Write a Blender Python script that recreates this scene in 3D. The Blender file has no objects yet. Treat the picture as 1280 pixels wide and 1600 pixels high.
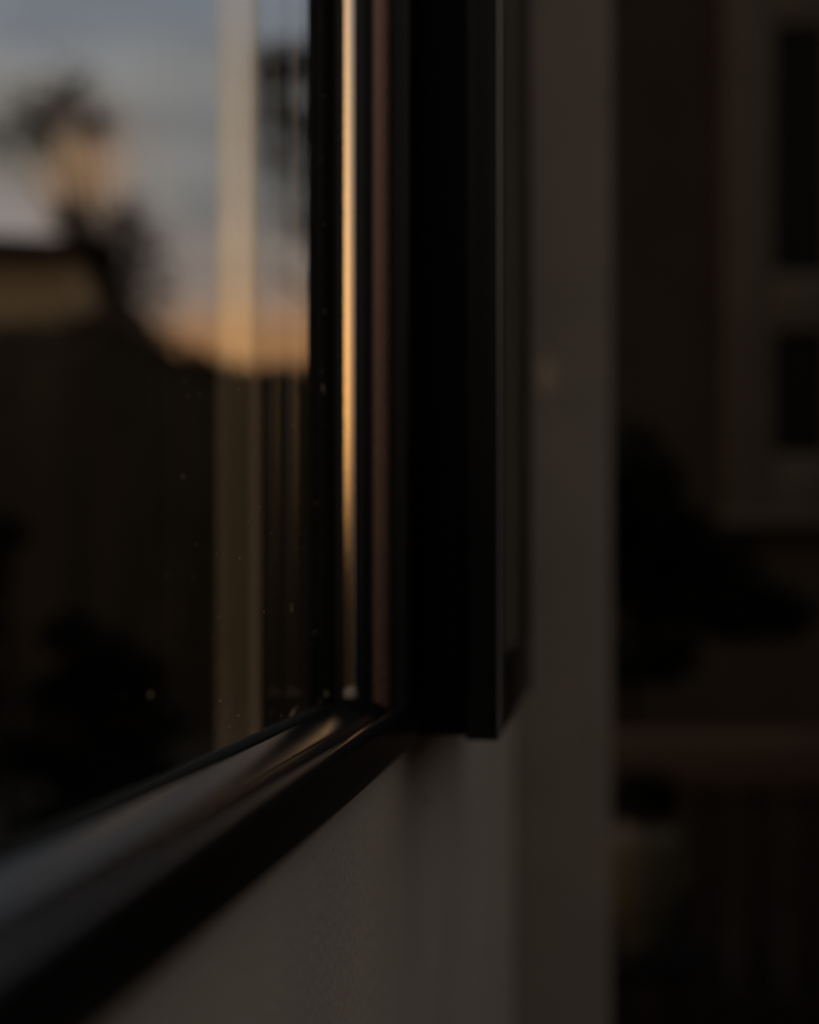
import bpy, bmesh, math, random
from mathutils import Vector, Matrix
R = math.radians
scn = bpy.context.scene
col = scn.collection
EYE = 1.5                                   # camera height above the terrace
AZ = math.atan(.144)                        # direction of the facade, seen from above
S, C = math.sin(AZ), math.cos(AZ)

# ------------------------------------------------------------------ camera
cam = bpy.data.cameras.new('camera')
cam_o = bpy.data.objects.new('camera', cam); col.objects.link(cam_o)
cam_o.location = (0, 0, EYE); cam_o.rotation_euler = (R(90), 0, 0)
cam.sensor_fit = 'HORIZONTAL'; cam.sensor_width = 24; cam.lens = 37.5
cam.shift_y = .0875
cam.clip_start = .02; cam.clip_end = 500
cam.dof.use_dof = True; cam.dof.focus_distance = .62; cam.dof.aperture_fstop = 2.1
scn.camera = cam_o
scn.view_settings.view_transform = 'Standard'; scn.view_settings.look = 'None'
scn.view_settings.exposure = 0.0; scn.view_settings.gamma = 1
scn.view_settings.use_curve_mapping = False

# ------------------------------------------------------------------ dusk sky
def build_sky():
    w = bpy.data.worlds.new('dusk_sky'); scn.world = w; w.use_nodes = True
    nt = w.node_tree; nt.nodes.clear(); N = nt.nodes.new; L = nt.links.new
    out = N('ShaderNodeOutputWorld'); bg = N('ShaderNodeBackground'); L(bg.outputs[0], out.inputs[0])
    tc = N('ShaderNodeTexCoord')
    sep = N('ShaderNodeSeparateXYZ'); L(tc.outputs['Generated'], sep.inputs[0])
    def math_(op, a, b=None, clamp=False):
        m = N('ShaderNodeMath'); m.operation = op; m.use_clamp = clamp
        for i, v in enumerate((a, b)):
            if v is None: continue
            if hasattr(v, 'default_value') or hasattr(v, 'links'): L(v, m.inputs[i])
            else: m.inputs[i].default_value = v
        return m.outputs[0]
    def ramp(fac, stops):
        r = N('ShaderNodeValToRGB'); L(fac, r.inputs[0]); e = r.color_ramp.elements
        while len(e) > 1: e.remove(e[-1])
        e[0].position = stops[0][0]; e[0].color = (*stops[0][1], 1)
        for p, c in stops[1:]:
            k = e.new(p); k.color = (*c, 1)
        return r.outputs[0]
    def mix(f, a, b, mode='MIX'):
        m = N('ShaderNodeMix'); m.data_type = 'RGBA'; m.blend_type = mode
        for s, v in ((m.inputs[0], f), (m.inputs[6], a), (m.inputs[7], b)):
            if hasattr(v, 'links'): L(v, s)
            else: s.default_value = v if isinstance(v, (int, float)) else (*v, 1)
        return m.outputs[2]
    z = sep.outputs[2]
    # cloud noise bends the bands a little
    mp = N('ShaderNodeMapping'); mp.inputs['Scale'].default_value = (2.2, 2.2, 6.0); L(tc.outputs['Generated'], mp.inputs[0])
    no = N('ShaderNodeTexNoise'); no.inputs['Scale'].default_value = 1.6; no.inputs['Detail'].default_value = 4; L(mp.outputs[0], no.inputs[0])
    nz = math_('MULTIPLY', math_('SUBTRACT', no.outputs[0], .5), .16)
    zz = math_('ADD', z, nz)
    west = ramp(zz, [(0, (.45, .20, .09)), (.12, (.62, .27, .11)), (.19, (.66, .33, .15)), (.235, (.52, .39, .32)),
                     (.30, (.37, .355, .35)), (.36, (.37, .375, .385)), (.43, (.36, .43, .55)), (.7, (.34, .38, .44)), (1, (.34, .33, .32))])
    east = ramp(zz, [(0, (.13, .10, .085)), (.2, (.19, .155, .13)), (.5, (.26, .24, .22)), (1, (.34, .33, .32))])
    def dirv(az, el): return (math.cos(R(el))*math.sin(R(az)), math.cos(R(el))*math.cos(R(az)), math.sin(R(el)))
    def dot(az, el):
        v = N('ShaderNodeVectorMath'); v.operation = 'DOT_PRODUCT'
        L(tc.outputs['Generated'], v.inputs[0]); v.inputs[1].default_value = dirv(az, el); return v.outputs['Value']
    g = N('ShaderNodeMapRange'); g.interpolation_type = 'SMOOTHSTEP'; L(dot(-30, 0), g.inputs[0])
    g.inputs[1].default_value = -.35; g.inputs[2].default_value = .6
    colr = mix(g.outputs[0], east, west)
    # cloud brightness
    n2 = N('ShaderNodeTexNoise'); n2.inputs['Scale'].default_value = 3.4; n2.inputs['Detail'].default_value = 5; L(mp.outputs[0], n2.inputs[0])
    cl = ramp(n2.outputs[0], [(.35, (.82, .82, .84)), (.65, (1.16, 1.14, 1.12))])
    colr = mix(1.0, colr, cl, 'MULTIPLY')
    # the afterglow itself and two lit cloud puffs
    def lobe(az, el, k, c, base):
        e = math_('EXPONENT', math_('MULTIPLY', math_('SUBTRACT', dot(az, el), 1), k))
        return mix(1.0, base, mix(e, (0, 0, 0), c), 'ADD')
    colr = lobe(-85, 12, 15, (2.4, 1.25, .40), colr)
    colr = lobe(-47, 10, 26, (.62, .38, .17), colr)
    def puff(az, el, k, c, base):
        e = math_('EXPONENT', math_('MULTIPLY', math_('SUBTRACT', dot(az, el), 1), k)); return mix(math_('MULTIPLY', e, .92), base, c)
    colr = puff(-15.0, 17.4, 1300, (.62, .31, .12), colr)
    colr = puff(-17.4, 15.4, 2200, (.52, .45, .45), colr)
    colr = puff(-17.2, 18.2, 1500, (.27, .26, .23), colr)
    L(colr, bg.inputs[0]); bg.inputs[1].default_value = .72
build_sky()

# ------------------------------------------------------------------ helpers
def uv(u, v, z=0):                           # facade coordinates (along, out of the wall) -> world
    return Vector((u*S + v*C, u*C - v*S, EYE + z))
def seen(px, py, Y):                         # a point in front of the camera
    return Vector(((px-640)/2000*Y, Y, EYE + (912-py)/2000*Y))

def mat(name, base, rough=.5, spec=.5, metal=0, coat=0, bump=0, bscale=40, var=0, vscale=6, stretch=(1, 1, 1)):
    m = bpy.data.materials.new(name); m.use_nodes = True
    nt = m.node_tree; N = nt.nodes.new; L = nt.links.new; b = nt.nodes['Principled BSDF']
    b.inputs['Base Color'].default_value = (*base, 1); b.inputs['Roughness'].default_value = rough
    b.inputs['Specular IOR Level'].default_value = spec; b.inputs['Metallic'].default_value = metal
    b.inputs['Coat Weight'].default_value = coat
    tc = N('ShaderNodeTexCoord'); mp = N('ShaderNodeMapping'); mp.inputs['Scale'].default_value = stretch
    L(tc.outputs['Object'], mp.inputs[0])
    if var:
        n = N('ShaderNodeTexNoise'); n.inputs['Scale'].default_value = vscale; n.inputs['Detail'].default_value = 5; L(mp.outputs[0], n.inputs[0])
        r = N('ShaderNodeValToRGB'); L(n.outputs[0], r.inputs[0])
        r.color_ramp.elements[0].position = .3; r.color_ramp.elements[1].position = .7
        r.color_ramp.elements[0].color = (*[c*(1-var) for c in base], 1); r.color_ramp.elements[1].color = (*[min(1, c*(1+var)) for c in base], 1)
        L(r.outputs[0], b.inputs['Base Color'])
    if bump:
        n = N('ShaderNodeTexNoise'); n.inputs['Scale'].default_value = bscale; n.inputs['Detail'].default_value = 4; L(mp.outputs[0], n.inputs[0])
        k = N('ShaderNodeBump'); k.inputs['Strength'].default_value = bump; k.inputs['Distance'].default_value = .002
        L(n.outputs[0], k.inputs['Height']); L(k.outputs[0], b.inputs['Normal'])
    return m
def glass(name, f0, tint, gain=1.0, milk=0.0):
    m = bpy.data.materials.new(name); m.use_nodes = True
    nt = m.node_tree; nt.nodes.clear(); N = nt.nodes.new; L = nt.links.new
    o = N('ShaderNodeOutputMaterial'); mx = N('ShaderNodeMixShader'); L(mx.outputs[0], o.inputs[0])
    tr = N('ShaderNodeBsdfTransparent'); tr.inputs[0].default_value = (*tint, 1)
    gl = N('ShaderNodeBsdfGlossy'); gl.inputs['Roughness'].default_value = 0; gl.inputs[0].default_value = (1, 1, 1, 1)
    g = N('ShaderNodeNewGeometry'); d = N('ShaderNodeVectorMath'); d.operation = 'DOT_PRODUCT'
    L(g.outputs['Incoming'], d.inputs[0]); L(g.outputs['True Normal'], d.inputs[1])
    def M(op, a, b=None):
        k = N('ShaderNodeMath'); k.operation = op
        for i, v in enumerate((a, b)):
            if v is None: continue
            if hasattr(v, 'links'): L(v, k.inputs[i])
            else: k.inputs[i].default_value = v
        return k.outputs[0]
    c = M('ABSOLUTE', d.outputs['Value'])
    f = M('ADD', M('MULTIPLY', M('POWER', M('SUBTRACT', 1, c), 5), 1-f0), f0)
    f = M('MULTIPLY', f, gain)
    if milk:
        df = N('ShaderNodeBsdfDiffuse'); df.inputs[0].default_value = (.75, .68, .5, 1); tl = N('ShaderNodeBsdfTranslucent'); tl.inputs[0].default_value = (.75, .68, .5, 1)
        m1 = N('ShaderNodeMixShader'); L(df.outputs[0], m1.inputs[1]); L(tl.outputs[0], m1.inputs[2])
        m2 = N('ShaderNodeMixShader'); m2.inputs[0].default_value = milk; L(mx.outputs[0], m2.inputs[1]); L(m1.outputs[0], m2.inputs[2]); L(m2.outputs[0], o.inputs[0])
    L(f, mx.inputs[0]); L(tr.outputs[0], mx.inputs[1]); L(gl.outputs[0], mx.inputs[2])
    return m

BLACK = mat('black_satin_lacquer', (.006, .006, .006), .28, .42, bump=.05, bscale=900)
MATTE = mat('matte_black_edge', (.003, .003, .003), .55, .12)
BRONZE = mat('gleam_bronze', (.40, .23, .18), .17, metal=.85, bump=.3, bscale=600)
CAP = mat('pale_grey_plastic', (.5, .45, .42), .4)
BEAD = mat('bead_lacquer', (.007, .009, .012), .22, .52, bump=.04, bscale=900)
EDGE = mat('highlight_grey', (.55, .57, .6), .25, metal=.6)  # pale metal for the painted highlight along the leaf corner
RUBBER = mat('rubber_gasket', (.004, .005, .004), .7, .12)
ALU = mat('brushed_aluminium', (.90, .86, .80), .10, metal=1, bump=.08, bscale=900, stretch=(1, 1, .6))
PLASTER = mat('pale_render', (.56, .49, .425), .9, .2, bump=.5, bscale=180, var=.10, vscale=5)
PLASTER2 = mat('shaded_render', (.43, .385, .33), .9, .2, bump=.5, bscale=180, var=.10, vscale=5)  # same render, darkened: the return's shade is put into its colour
PANE = glass('window_glass', .035, (.90, .91, .90), gain=.33)
PANE2 = glass('leaf_glass', .05, (.8, .82, .8), gain=.42)

def finish(name, bm, m, parent=None, sharp=30):
    bmesh.ops.recalc_face_normals(bm, faces=bm.faces[:])
    for e in bm.edges:
        e.smooth = len(e.link_faces) == 2 and e.calc_face_angle(0) < R(sharp)
    for f in bm.faces: f.smooth = True
    me = bpy.data.meshes.new(name); bm.to_mesh(me); bm.free(); me.materials.append(m)
    o = bpy.data.objects.new(name, me); col.objects.link(o)
    if parent is not None:
        o.parent = parent; o.matrix_parent_inverse = parent.matrix_world.inverted()
    return o
def empty(name, loc, rz=0):
    o = bpy.data.objects.new(name, None); col.objects.link(o); o.location = loc; o.rotation_euler = (0, 0, rz)
    o.empty_display_size = .1
    o.matrix_world = Matrix.Translation(loc) @ Matrix.Rotation(rz, 4, 'Z')
    return o
def tag(o, label=None, cat=None, group=None, kind=None):
    for k, v in (('label', label), ('category', cat), ('group', group), ('kind', kind)):
        if v: o[k] = v
    return o
def hexa(bm, pts):                            # 8 corners: bottom ring 0-3, top ring 4-7
    v = [bm.verts.new(p) for p in pts]
    for f in ((0, 3, 2, 1), (4, 5, 6, 7), (0, 1, 5, 4), (1, 2, 6, 5), (2, 3, 7, 6), (3, 0, 4, 7)):
        bm.faces.new([v[i] for i in f])
def bevel(bm, w, seg=3):
    if w: bmesh.ops.bevel(bm, geom=bm.edges[:], offset=w, segments=seg, profile=.5, affect='EDGES')
def fbox(name, u0, u1, v0, v1, z0, z1, m, parent=None, bev=0, seg=3):    # box in facade coordinates
    bm = bmesh.new()
    hexa(bm, [uv(u0, v0, z0), uv(u1, v0, z0), uv(u1, v1, z0), uv(u0, v1, z0), uv(u0, v0, z1), uv(u1, v0, z1), uv(u1, v1, z1), uv(u0, v1, z1)])
    bevel(bm, bev, seg)
    return finish(name, bm, m, parent)
def wbox(name, x0, x1, y0, y1, z0, z1, m, parent=None, bev=0, rz=0, seg=2, piv=None):
    bm = bmesh.new()
    hexa(bm, [Vector(p) for p in ((x0, y0, z0), (x1, y0, z0), (x1, y1, z0), (x0, y1, z0), (x0, y0, z1), (x1, y0, z1), (x1, y1, z1), (x0, y1, z1))])
    bevel(bm, bev, seg)
    if rz:
        p = Vector(piv or ((x0+x1)/2, (y0+y1)/2, 0))
        bmesh.ops.rotate(bm, verts=bm.verts[:], cent=p, matrix=Matrix.Rotation(rz, 3, 'Z'))
    return finish(name, bm, m, parent)
def lathe(bm, prof, cx, cy, seg=24):
    rings = []
    for r, z in prof:
        rings.append([bm.verts.new((cx + r*math.cos(2*math.pi*i/seg), cy + r*math.sin(2*math.pi*i/seg), z)) for i in range(seg)])
    for a, b in zip(rings, rings[1:]):
        for i in range(seg): bm.faces.new((a[i], a[(i+1) % seg], b[(i+1) % seg], b[i]))
    bm.faces.new(rings[0][::-1]); bm.faces.new(rings[-1])
def tube(bm, pts, rad, seg=8):
    rings = []
    for i, p in enumerate(pts):
        a = pts[max(i-1, 0)]; b = pts[min(i+1, len(pts)-1)]; d = (b-a).normalized()
        s = d.cross(Vector((0, 1, .01))).normalized() if abs(d.y) < .9 else d.cross(Vector((1, 0, 0))).normalized()
        t = d.cross(s); r = rad[i] if isinstance(rad, (list, tuple)) else rad
        rings.append([bm.verts.new(p + r*(math.cos(2*math.pi*k/seg)*s + math.sin(2*math.pi*k/seg)*t)) for k in range(seg)])
    for a, b in zip(rings, rings[1:]):
        for i in range(seg): bm.faces.new((a[i], a[(i+1) % seg], b[(i+1) % seg], b[i]))
    bm.faces.new(rings[0][::-1]); bm.faces.new(rings[-1])
def leaves(bm, centre, radii, n, size, rnd, shell=.55):
    for _ in range(n):
        d = Vector((rnd.gauss(0, 1), rnd.gauss(0, 1), rnd.gauss(0, 1))).normalized() * (shell + (1-shell)*rnd.random())
        p = Vector(centre) + Vector((d.x*radii[0], d.y*radii[1], d.z*radii[2]))
        q = Matrix.Rotation(rnd.uniform(0, 6.3), 3, 'Z') @ Matrix.Rotation(rnd.uniform(-1.2, 1.2), 3, 'X')
        s = size * rnd.uniform(.6, 1.3)
        vs = [bm.verts.new(p + q @ Vector(c)) for c in ((-s, 0, 0), (0, s*.42, s*.1), (s, 0, 0), (0, -s*.42, s*.1))]
        bm.faces.new(vs)
def arc(cx, cy, r, a0, a1, n=5):
    return [(cx + r*math.cos(R(a0+(a1-a0)*i/n)), cy + r*math.sin(R(a0+(a1-a0)*i/n))) for i in range(n+1)]

# ------------------------------------------------------------------ the facade
ZB, UR, UL, ZT = -.0745, .775, -.20, 1.30      # inner rectangle of the sash
VW = -.121
def opening_wall():                            # one mesh: rendered wall with the window opening cut in it
    bm = bmesh.new()
    us = [-4.5, UL-.02, UR+.02, 2.3]; zs = [-EYE, ZB-.02, ZT+.02, 4.4]
    for v in (VW, VW-.052):
        for i in range(3):
            for j in range(3):
                if i == 1 and j == 1: continue
                bm.faces.new([bm.verts.new(uv(us[a], v, zs[b])) for a, b in ((i, j), (i+1, j), (i+1, j+1), (i, j+1))])
    def quad(a, b, c, d): bm.faces.new([bm.verts.new(uv(*p)) for p in (a, b, c, d)])
    a, b = VW, VW-.052
    for (u0, u1, z0, z1) in ((us[1], us[2], zs[1], zs[1]), (us[1], us[2], zs[2], zs[2])):
        quad((u0, a, z0), (u1, a, z0), (u1, b, z0), (u0, b, z0))
    for u0 in (us[1], us[2], us[0], us[3]):
        lo, hi = (zs[1], zs[2]) if u0 in us[1:3] else (zs[0], zs[3])
        quad((u0, a, lo), (u0, a, hi), (u0, b, hi), (u0, b, lo))
    quad((us[0], a, zs[3]), (us[3], a, zs[3]), (us[3], b, zs[3]), (us[0], b, zs[3]))
    bmesh.ops.remove_doubles(bm, verts=bm.verts[:], dist=1e-5)
    return finish('wall_left', bm, PLASTER)
wall = tag(opening_wall(), kind='structure')
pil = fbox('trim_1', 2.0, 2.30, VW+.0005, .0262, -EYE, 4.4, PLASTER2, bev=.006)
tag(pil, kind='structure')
bmx = bmesh.new(); ring = [bmx.verts.new(uv(.9216+.0026*math.cos(a), VW+.0006, -.158+.0024*math.sin(a))) for a in [k*math.pi/5 for k in range(10)]]
ring2 = [bmx.verts.new(uv(.9216+.0026*math.cos(a), VW-.001, -.158+.0024*math.sin(a))) for a in [k*math.pi/5 for k in range(10)]]
bmx.faces.new(ring); bmx.faces.new(ring2[::-1])
for k in range(10): bmx.faces.new((ring[k], ring2[k], ring2[(k+1) % 10], ring[(k+1) % 10]))
finish('nail_head', bmx, MATTE, wall)
fbox('plaster_patch', 1.998, 2.001, -.083, -.060, .295, .345, mat('light_patch', (.75, .60, .45), .9, .2), pil, .0008)

# ------------------------------------------------------------------ closed sash (window_1)
w1 = empty('window_1', uv((UL+UR)/2, VW, ZB-.0275), -AZ)
tag(w1, 'closed black framed window pane before the dusk sky, left half of the photo', kind='structure')
def side(name, prof, which, m, parent, zlo=0, sharp=30):
    bm = bmesh.new(); A, B = [], []
    for a, v in prof:
        if which == 'bottom': p, q = (UL-a, v, ZB-a), (UR+a, v, ZB-a)
        elif which == 'top': p, q = (UL-a, v, ZT+a), (UR+a, v, ZT+a)
        elif which == 'right': p, q = (UR+a, v, ZB-a+zlo), (UR+a, v, ZT+a)
        else: p, q = (UL-a, v, ZB-a+zlo), (UL-a, v, ZT+a)
        A.append(bm.verts.new(uv(*p))); B.append(bm.verts.new(uv(*q)))
    n = len(prof)
    for i in range(n): bm.faces.new((A[i], A[(i+1) % n], B[(i+1) % n], B[i]))
    bm.faces.new(A); bm.faces.new(B[::-1])
    return finish(name, bm, m, parent, sharp)
bead = [(.003, -.1655), (.0016, -.1580), (.0018, -.1572), (.0066, -.1412), (.0074, -.1397), (.0086, -.1388), (.0086, -.1366), (.0050, -.1356), (.0046, -.1346), (.0052, -.1334),
        (.0104, -.1252), (.0114, -.1243), (.0125, -.1240), (.0125, -.1655)]
frame = arc(.0052, -.1165, .0045, 180, 90, 6) + arc(.0258, -.1137, .0017, 90, 0, 3) + [(.0275, -.1205), (.018, -.1205), (.018, -.1760), (.004, -.1760),
        (.004, -.1730), (.0118, -.1730), (.0118, -.1205), (.0015, -.1198)]
gasket = [(.0022, -.1666), (-.0004, -.1664), (-.0009, -.1652), (-.0006, -.1610), (.0006, -.1586), (.0021, -.1578), (.0035, -.1600)]
for s in ('bottom', 'right', 'top', 'left'):
    side('rail' if s in ('bottom', 'top') else 'stile', frame, s, BLACK, w1)
    side('glazing_bead', bead, s, BEAD, w1)
    side('gasket', gasket, s, RUBBER, w1)
strip = [(.0045, -.1524), (0, -.1521), (-.0013, -.1504), (-.0025, -.1480), (-.0034, -.1457), (-.0033, -.1452), (.0, -.1446), (.0060, -.1446)]
tag(side('trim_strip', strip, 'right', ALU, w1, zlo=.009, sharp=20), 'thin golden metal strip catching the sunset')
gleam = [(.0048, -.1349), (.0040, -.1344), (.0045, -.1331), (.0098, -.1249), (.0106, -.1250), (.0060, -.1330)]
tag(side('chamfer_gleam', gleam, 'right', BRONZE, w1, zlo=.006, sharp=20), 'brown metal strip added as the gleam on the bead chamfer')  # separate bronze strip, added to boost the chamfer's brown gleam
tag(fbox('end_cap', UR-.0042, UR+.003, -.1515, -.1448, ZB+.004, ZB+.0095, CAP, w1, .0008), 'pale grey cap at the foot of the golden strip')
fbox('glass_pane', UL-.008, UR+.0035, -.1725, -.1667, ZB-.0035, ZT+.003, PANE, w1)
# narrow upright glass fin standing in the garden just beyond the pane
def fin():
    p0 = seen(405, 912, 1.0); d = Vector((math.sin(R(-26.5)), math.cos(R(-26.5)), 0)); p1 = p0 + d*.087; n = Vector((-d.y, d.x, 0))*.006
    t = empty('glass_fin', (p0.x, p0.y, 0)); tag(t, 'narrow upright glass fin standing just behind the window pane', 'glass panel')
    bm = bmesh.new(); lo, hi = Vector((0, 0, -EYE+.03)), Vector((0, 0, 1.5))
    hexa(bm, [q + lo for q in (p0, p1, p1+n, p0+n)] + [q + hi for q in (p0, p1, p1+n, p0+n)]); finish('glass_pane', bm, FIN, t)
    c = (p0+p1)/2; wbox('base_clamp', c.x-.06, c.x+.06, c.y-.06, c.y+.06, 0, .05, MATTE, t, .004)
FIN = glass('fin_glass', .24, (.99, .99, .97), milk=.08)
fin()

# ------------------------------------------------------------------ open glazed leaf folded back on the wall
lf = empty('casement_leaf', uv(1.01, -.085, -.099), -AZ)
tag(lf, 'open black casement leaf folded back flat, seen edge-on in the middle of the photo', 'window')
U0, U1, LB, LT = .8035, 1.228, -.0988, 1.32
fbox('stile', U0, U0+.05, -.0800, -.0590, LB, LT, BLACK, lf, .0016, 4)
tag(fbox('edge_highlight', U0-.0006, U0+.0012, -.0594, -.0580, LB+.001, LT-.001, EDGE, lf, .0004), 'thin grey strip added as the sky highlight on the leaf edge')  # stands in for the rounded corner catching the sky
fbox('stile', U1-.05, U1, -.0800, -.0590, LB, LT, BLACK, lf, .0016, 4)
fbox('rail', U0+.0503, U1-.0503, -.0795, -.0595, LB+.0005, LB+.05, BLACK, lf, .001)
fbox('rail', U0+.0503, U1-.0503, -.0795, -.0595, LT-.05, LT-.0005, BLACK, lf, .001)
fbox('glass_pane', U0+.0503, U1-.0503, -.0660, -.0620, LB+.0503, LT-.0503, PANE2, lf)
fbox('inner_frame', U0+.0015, U0+.045, -.1112, -.0803, LB+.0025, LT-.002, MATTE, lf, .0012)
fbox('inner_frame', U1-.045, U1-.0015, -.1112, -.0803, LB+.0025, LT-.002, MATTE, lf, .0012)
fbox('inner_frame', U0+.0453, U1-.0453, -.1112, -.0803, LB+.0025, LB+.045, MATTE, lf, .0012)
fbox('back_panel', U0+.0453, U1-.0453, -.1100, -.1040, LB+.0453, LT-.0453, MATTE, lf)
# bracket that carries the leaf on the wall
fbox('hinge', U0+.10, U0+.16, VW-.001, -.1113, .9, .94, MATTE, lf, .001)
fbox('hinge', U0+.10, U0+.16, VW-.001, -.1113, .02, .06, MATTE, lf, .001)

# dust on the pane
def dust():
    rnd = random.Random(4); bm = bmesh.new()
    pts = [(505, 605, 1.5), (507, 612, .9), (508, 487, .7), (504, 580, .5), (456, 952, .9), (456, 945, .6), (510, 1084, 1.3), (459, 1113, 1.2), (455, 1117, 1.0),
           (461, 1108, .7), (500, 1095, .7), (340, 865, .35), (375, 872, .3), (287, 745, .5), (236, 1086, .8), (345, 1095, .4), (373, 1118, .35), (359, 1136, .35),
           (494, 787, .5), (493, 988, .5), (507, 150, .4), (503, 250, .4), (507, 350, .35), (465, 1105, .4), (440, 1118, .4)]
    for k in range(22): pts.append((rnd.uniform(250, 510), rnd.uniform(560, 1100), rnd.uniform(.15, .3)))
    for px, py, r in pts:
        t = (px-640)/2000; q = (t*C - S)/(t*S + C); g = .1585 if px > 501 else .1663; u = -g/q; Y = u*C + g*S
        c = (u, -g-.0002, (912-py)/2000*Y); r *= .0011
        ring = [bm.verts.new(uv(c[0] + r*1.5*math.cos(a)*rnd.uniform(.6, 1.2), c[1], c[2] + r*math.sin(a)*rnd.uniform(.7, 1.5))) for a in [i*math.pi/3 for i in range(6)]]
        top = bm.verts.new(uv(c[0], c[1]+.0004, c[2]))
        for i in range(6): bm.faces.new((ring[i], ring[(i+1) % 6], top))
        bm.faces.new(ring[::-1])
    o = finish('dust_specks', bm, DUST, w1); o['kind'] = 'stuff'; o['label'] = 'pale dust specks on the glass'
DUST = mat('dust', (.85, .68, .5), .9, .2)
dust()
PATCH = mat('pale_plaster_patch', (.40, .33, .26), .9, .2)

# ------------------------------------------------------------------ terrace and neighbouring building on the right
PAVE = mat('terrace_stone', (.018, .016, .013), .8, .3, bump=.4, bscale=30, var=.25, vscale=3)
tag(wbox('floor', -60, 60, -40, 80, -.1, 0, PAVE), kind='structure')
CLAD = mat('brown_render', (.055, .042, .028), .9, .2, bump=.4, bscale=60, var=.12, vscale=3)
FRAMEW = mat('weathered_window_paint', (.10, .083, .062), .7, .3, var=.1)
TAN = mat('added_wall_tan', (.16, .10, .06), .9, .2, var=.1)
DARKGL = mat('dark_panes', (.002, .002, .002), .35, .15)
w2 = empty('building', (3.6, 6.0, 0)); tag(w2, 'dark brown neighbouring building with a two-pane window at the right edge', 'building')
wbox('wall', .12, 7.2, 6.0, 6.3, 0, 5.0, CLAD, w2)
tag(wbox('added_dark_wall', 3.6, 3.8, -5, 5.99, 0, 2.35, CLAD), 'unseen brown wall added along the right to darken the pane reflection', 'wall')  # unseen wall, put in to keep the pane's reflection dark
tag(wbox('added_tan_wall', -9.3, -9, -14, 8, 0, 2.3, TAN), 'unseen tan wall added beyond the left edge for the golden strip to reflect', 'wall')  # unseen wall, added so the golden strip mirrors dim tan low down
wz = lambda y: EYE + (912-y)*.003
wx = lambda x: (x-640)*.003
wbox('window_frame', wx(1130), wx(1203), 5.94, 5.999, wz(800), wz(-20), FRAMEW, w2, .004)
wbox('window_frame', wx(1290), wx(1335), 5.94, 5.999, wz(800), wz(-20), FRAMEW, w2, .004)
wbox('window_frame', wx(1203)+.001, wx(1290)-.001, 5.94, 5.999, wz(800), wz(712), FRAMEW, w2, .004)
wbox('window_frame', wx(1203)+.001, wx(1290)-.001, 5.94, 5.999, wz(48), wz(-20), FRAMEW, w2, .004)
wbox('transom', wx(1203)+.001, wx(1290)-.001, 5.93, 5.999, wz(520), wz(432), FRAMEW, w2, .004)
wbox('pane', wx(1203)+.002, wx(1290)-.002, 5.97, 5.98, wz(711), wz(521), DARKGL, w2)
wbox('pane', wx(1203)+.002, wx(1290)-.002, 5.97, 5.98, wz(431), wz(49), DARKGL, w2)
wbox('window_sill', wx(1120), wx(1335), 5.90, 5.999, wz(822), wz(801), FRAMEW, w2, .004)

# wooden balustrade
WOOD = mat('brown_wood', (.075, .045, .028), .6, .3, var=.25, vscale=9, stretch=(1, 1, 6))
DWOOD = mat('dark_wood', (.022, .014, .010), .7, .2, var=.2)
rl = empty('balustrade', (1.3, 4.0, 0)); tag(rl, 'brown wooden balustrade with a thick top rail and dark boards below', 'railing')
zt, zb = EYE-(1145-912)*.002, EYE-(1232-912)*.002
wbox('top_rail', .2, 2.1, 3.95, 4.05, zb, zt, WOOD, rl, .008)
for i in range(12):
    x = .24 + i*.158
    wbox('baluster', x, x+.11, 3.98, 4.005, .08, zb-.001, DWOOD, rl, .003)
wbox('bottom_rail', .2, 2.1, 4.0055, 4.04, .10, .20, DWOOD, rl, .004)
for x in (.2, 2.03): wbox('post', x-.075, x-.005, 3.96, 4.04, 0, zt, DWOOD, rl, .005)

# clipped evergreen in a pot behind the balustrade
LEAF = mat('dark_evergreen_leaf', (.006, .008, .005), .6, .15, var=.4)
POTM = mat('dark_pot', (.02, .016, .014), .7, .3)
BARK = mat('bark', (.02, .014, .010), .9, .2, bump=.5, bscale=60)
cx, cy = .80, 4.7
tr = empty('potted_evergreen', (cx, cy, 0)); tag(tr, 'black looking bushy evergreen beside the pale wall edge', 'plant')
bm = bmesh.new(); lathe(bm, [(.16, 0), (.2, .02), (.25, .38), (.27, .40), (.27, .44), (.24, .44), (.23, .41)], cx, cy); finish('pot', bm, POTM, tr)
bm = bmesh.new(); tube(bm, [Vector((cx, cy, .38)), Vector((cx+.02, cy, .8)), Vector((cx, cy+.01, 1.3))], [.035, .03, .02]); finish('trunk', bm, BARK, tr)
rnd = random.Random(1); bm = bmesh.new()
for c, r, n in (((cx+.0, cy, 1.76), (.24, .22, .36), 2600), ((cx+.20, cy, 1.52), (.30, .22, .26), 2200), ((cx+.48, cy, 1.40), (.22, .2, .13), 900), ((cx+.05, cy, 1.22), (.22, .2, .10), 1000)):
    leaves(bm, c, r, n, .035, rnd, .3)
fo = finish('foliage', bm, LEAF, tr); fo['kind'] = 'stuff'

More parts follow.
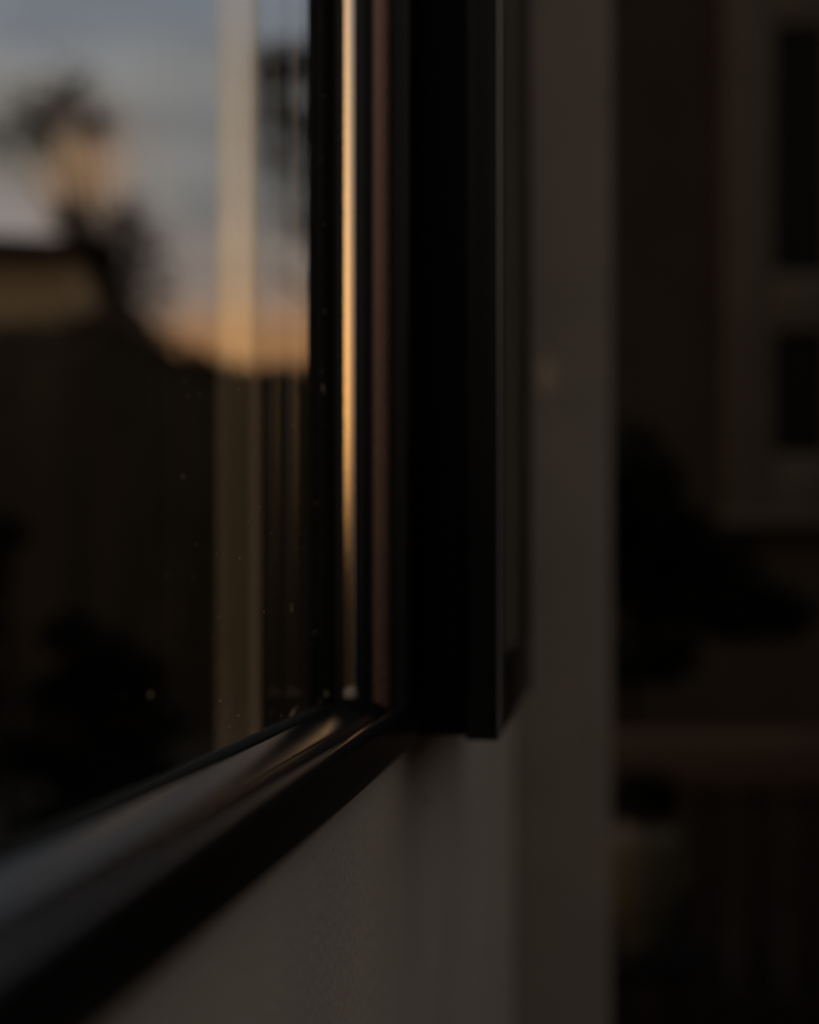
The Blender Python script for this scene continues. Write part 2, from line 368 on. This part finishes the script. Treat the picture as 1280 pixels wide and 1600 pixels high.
# olive jar on a black stool
OLIVE = mat('olive_glaze', (.065, .058, .035), .5, .3, var=.15, vscale=12)
sx, sy = seen(1008, 0, 3.2).x, 3.2
st = empty('stool', (sx, sy, 0)); tag(st, 'small black stool under the olive jar beside the pale wall edge', 'stool')
bm = bmesh.new(); lathe(bm, [(.15, .555), (.16, .56), (.16, .585), (.15, .59)], sx, sy); finish('seat', bm, MATTE, st)
for k in range(4):
    a = k*math.pi/2 + .6; bm = bmesh.new()
    tube(bm, [Vector((sx+.11*math.cos(a), sy+.11*math.sin(a), .556)), Vector((sx+.15*math.cos(a), sy+.15*math.sin(a), 0))], [.014, .011]); finish('leg', bm, MATTE, st)
jr = empty('plant_jar', (sx, sy, .59)); tag(jr, 'olive coloured jar holding a dark round plant, below the wooden rail', 'jar')
bm = bmesh.new(); lathe(bm, [(.04, .590), (.05, .592), (.085, .68), (.10, .78), (.09, .87), (.06, .90), (.065, .915), (.05, .915), (.05, .89)], sx, sy); finish('body', bm, OLIVE, jr)
bm = bmesh.new(); leaves(bm, (sx, sy, .975), (.09, .09, .065), 700, .022, rnd, .2); f2 = finish('foliage', bm, LEAF, jr); f2['kind'] = 'stuff'

# ------------------------------------------------------------------ garden seen through the pane
HEDGE = mat('hedge_leaf', (.055, .042, .026), .8, .2, var=.3)
def hedge():
    t = empty('hedge', seen(250, 912, 13).xy.to_3d()); tag(t, 'long dark garden hedge seen low through the pane', 'hedge')
    bm = bmesh.new(); tops = [(-2300, 380), (-1700, 410), (-1300, 440), (-1000, 460), (-600, 500), (-260, 520), (0, 515), (120, 508), (170, 490), (230, 530), (290, 556), (350, 572), (430, 578), (520, 580), (640, 590)]  # unseen left end added and raised to darken the fin's reflection
    P = []
    for px, py in tops:
        f = seen(px, py, 13); P.append(f)
    sub = []
    for a, b in zip(P, P[1:]):
        for k in range(6): sub.append(a.lerp(b, k/6))
    sub.append(P[-1]); rnd = random.Random(7)
    dirn = (P[-1]-P[0]); dirn.z = 0; dirn.normalize(); nn = Vector((-dirn.y, dirn.x, 0))
    rows = []
    for p in sub:
        h = p.z + rnd.uniform(-.05, .03); row = []
        for (o, zf) in ((-.5, 0), (-.55, .3), (-.5, .6), (-.42, .9), (-.2, 1), (.2, 1), (.42, .9), (.5, .5), (.5, 0)):
            q = Vector((p.x, p.y, 0)) + nn*(o*1.2 + rnd.uniform(-.08, .08)); q.z = h*zf
            row.append(bm.verts.new(q))
        rows.append(row)
    for a, b in zip(rows, rows[1:]):
        for i in range(len(a)-1): bm.faces.new((a[i], a[i+1], b[i+1], b[i]))
    bm.faces.new(rows[0]); bm.faces.new(rows[-1][::-1])
    o = finish('hedge_mass', bm, HEDGE, t, 180)
    bm = bmesh.new()
    for p in sub:
        leaves(bm, (p.x, p.y, p.z-.15), (.6, .6, .25), 60, .07, rnd, .4)
    o = finish('foliage', bm, HEDGE, t); o['kind'] = 'stuff'
hedge()
HOUSE = mat('tan_house_wall', (.62, .46, .28), .9, .2, var=.06)
ROOF = mat('dark_roof_tiles', (.03, .024, .024), .8, .3)
def house():
    D = 26
    a, b = seen(-330, 912, D), seen(118, 912, D); d = (b-a); d.z = 0; ln = d.length; d.normalize()
    n = Vector((-d.y, d.x, 0));
    if n.dot(a) < 0: n = -n
    t = empty('house', a.xy.to_3d()); tag(t, 'tan house with a low dark roof seen at the left through the pane', 'house')
    h = seen(60, 402, D).z; ridge = seen(-80, 318, D).z
    def Q(s, o, z): return Vector((a.x, a.y, 0)) + d*s + n*o + Vector((0, 0, z))
    bm = bmesh.new(); hexa(bm, [Q(0, 0, 0), Q(ln, 0, 0), Q(ln, 7, 0), Q(0, 7, 0), Q(0, 0, h), Q(ln, 0, h), Q(ln, 7, h), Q(0, 7, h)]); finish('wall', bm, HOUSE, t)
    bm = bmesh.new(); e = .5
    v = [bm.verts.new(q) for q in (Q(-e, -e, h), Q(ln+.1, -e, h), Q(ln+.1, 7+e, h), Q(-e, 7+e, h), Q(-e, -e, h+.25), Q(ln+.1, -e, h+.25), Q(ln+.1, 7+e, h+.25), Q(-e, 7+e, h+.25), Q(ln-3.4, 3.5, ridge+.4), Q(1, 3.5, ridge+.6))]
    for f in ((0, 3, 2, 1), (0, 1, 5, 4), (1, 2, 6, 5), (2, 3, 7, 6), (3, 0, 4, 7), (4, 5, 8, 9), (5, 6, 8), (6, 7, 9, 8), (7, 4, 9)): bm.faces.new([v[i] for i in f])
    finish('roof', bm, ROOF, t)
house()
TLEAF = mat('tree_leaf', (.03, .028, .02), .8, .2, var=.3)
def tree(label, base, D, blobs, seed, size=.12):
    rnd = random.Random(seed); p0 = seen(base[0], 912, D); p0.z = 0
    t = empty('tree', p0); tag(t, label, 'tree')
    cs = [(seen(x, y, D), r*D/2000*1.02, n) for x, y, r, n in blobs]
    top = max(cs, key=lambda k: k[0].z)[0]
    fork = seen(base[0], base[1], D)
    bm = bmesh.new(); tube(bm, [p0, p0.lerp(fork, .5) + Vector((.08, 0, 0)), fork], [.26, .2, .15]); finish('trunk', bm, BARK, t)
    bmf = bmesh.new()
    for c, r, n in cs:
        bm = bmesh.new(); m = fork.lerp(c, .5) + Vector((rnd.uniform(-.1, .1), rnd.uniform(-.1, .1), .1)); tube(bm, [fork, m, c], [.05, .03, .012], 6); finish('branch', bm, BARK, t)
        leaves(bmf, c, (r, r, r), n, size, rnd, .1)
    o = finish('foliage', bmf, TLEAF, t); o['kind'] = 'stuff'
tree('dark leaning tree seen through the pane before the tan house', (172, 470), 20,
     [(60, 205, 48, 330), (95, 165, 55, 330), (150, 190, 48, 280), (50, 165, 55, 110), (112, 345, 38, 420), (150, 395, 40, 760), (195, 350, 62, 480), (215, 400, 62, 520), (175, 440, 45, 640), (120, 130, 70, 130), (240, 460, 55, 330), (0, 215, 55, 150)], 3, .07)
tree('thin high tree seen through the right end of the pane', (560, 560), 16,
     [(425, 105, 42, 620), (455, 100, 45, 560), (495, 100, 45, 560), (535, 105, 45, 560), (425, 170, 58, 480), (460, 190, 60, 380), (505, 190, 62, 420), (430, 250, 60, 420), (500, 270, 62, 420), (450, 340, 70, 260), (500, 350, 60, 240), (450, 430, 60, 120), (560, 200, 60, 500)], 5, .055)
BUSH = mat('black_shrub_leaf', (.004, .004, .004), .7, .1)
def shrub(label, blobs, D, seed):
    rnd = random.Random(seed); cs = [(seen(x, y, D), r*D/2000) for x, y, r in blobs]; p = cs[0][0]
    t = empty('shrub', (p.x, p.y, 0)); tag(t, label, 'shrub')
    bm = bmesh.new(); tube(bm, [Vector((p.x, p.y, 0)), Vector((p.x+.02, p.y, p.z*.5)), p], [.03, .025, .015]); finish('stem', bm, BUSH, t)
    bm = bmesh.new()
    for c, r in cs: leaves(bm, c, (r*1.2, r*1.2, r), int(16*r*r/.0025) + 250, .05, rnd, .2)
    o = finish('foliage', bm, BUSH, t); o['kind'] = 'stuff'
shrub('low wide black shrub seen near the bottom of the pane', [(150, 1030, 55), (110, 990, 35), (215, 1060, 45), (160, 1110, 60), (90, 1090, 45), (230, 1130, 50), (150, 1200, 70), (60, 1180, 50), (230, 1220, 50), (100, 1290, 80)], 5, 8)
shrub('small black shrub seen at the left edge of the pane', [(5, 835, 34), (-40, 900, 45), (-60, 980, 50), (-60, 1080, 60), (-60, 1200, 70)], 6, 9)
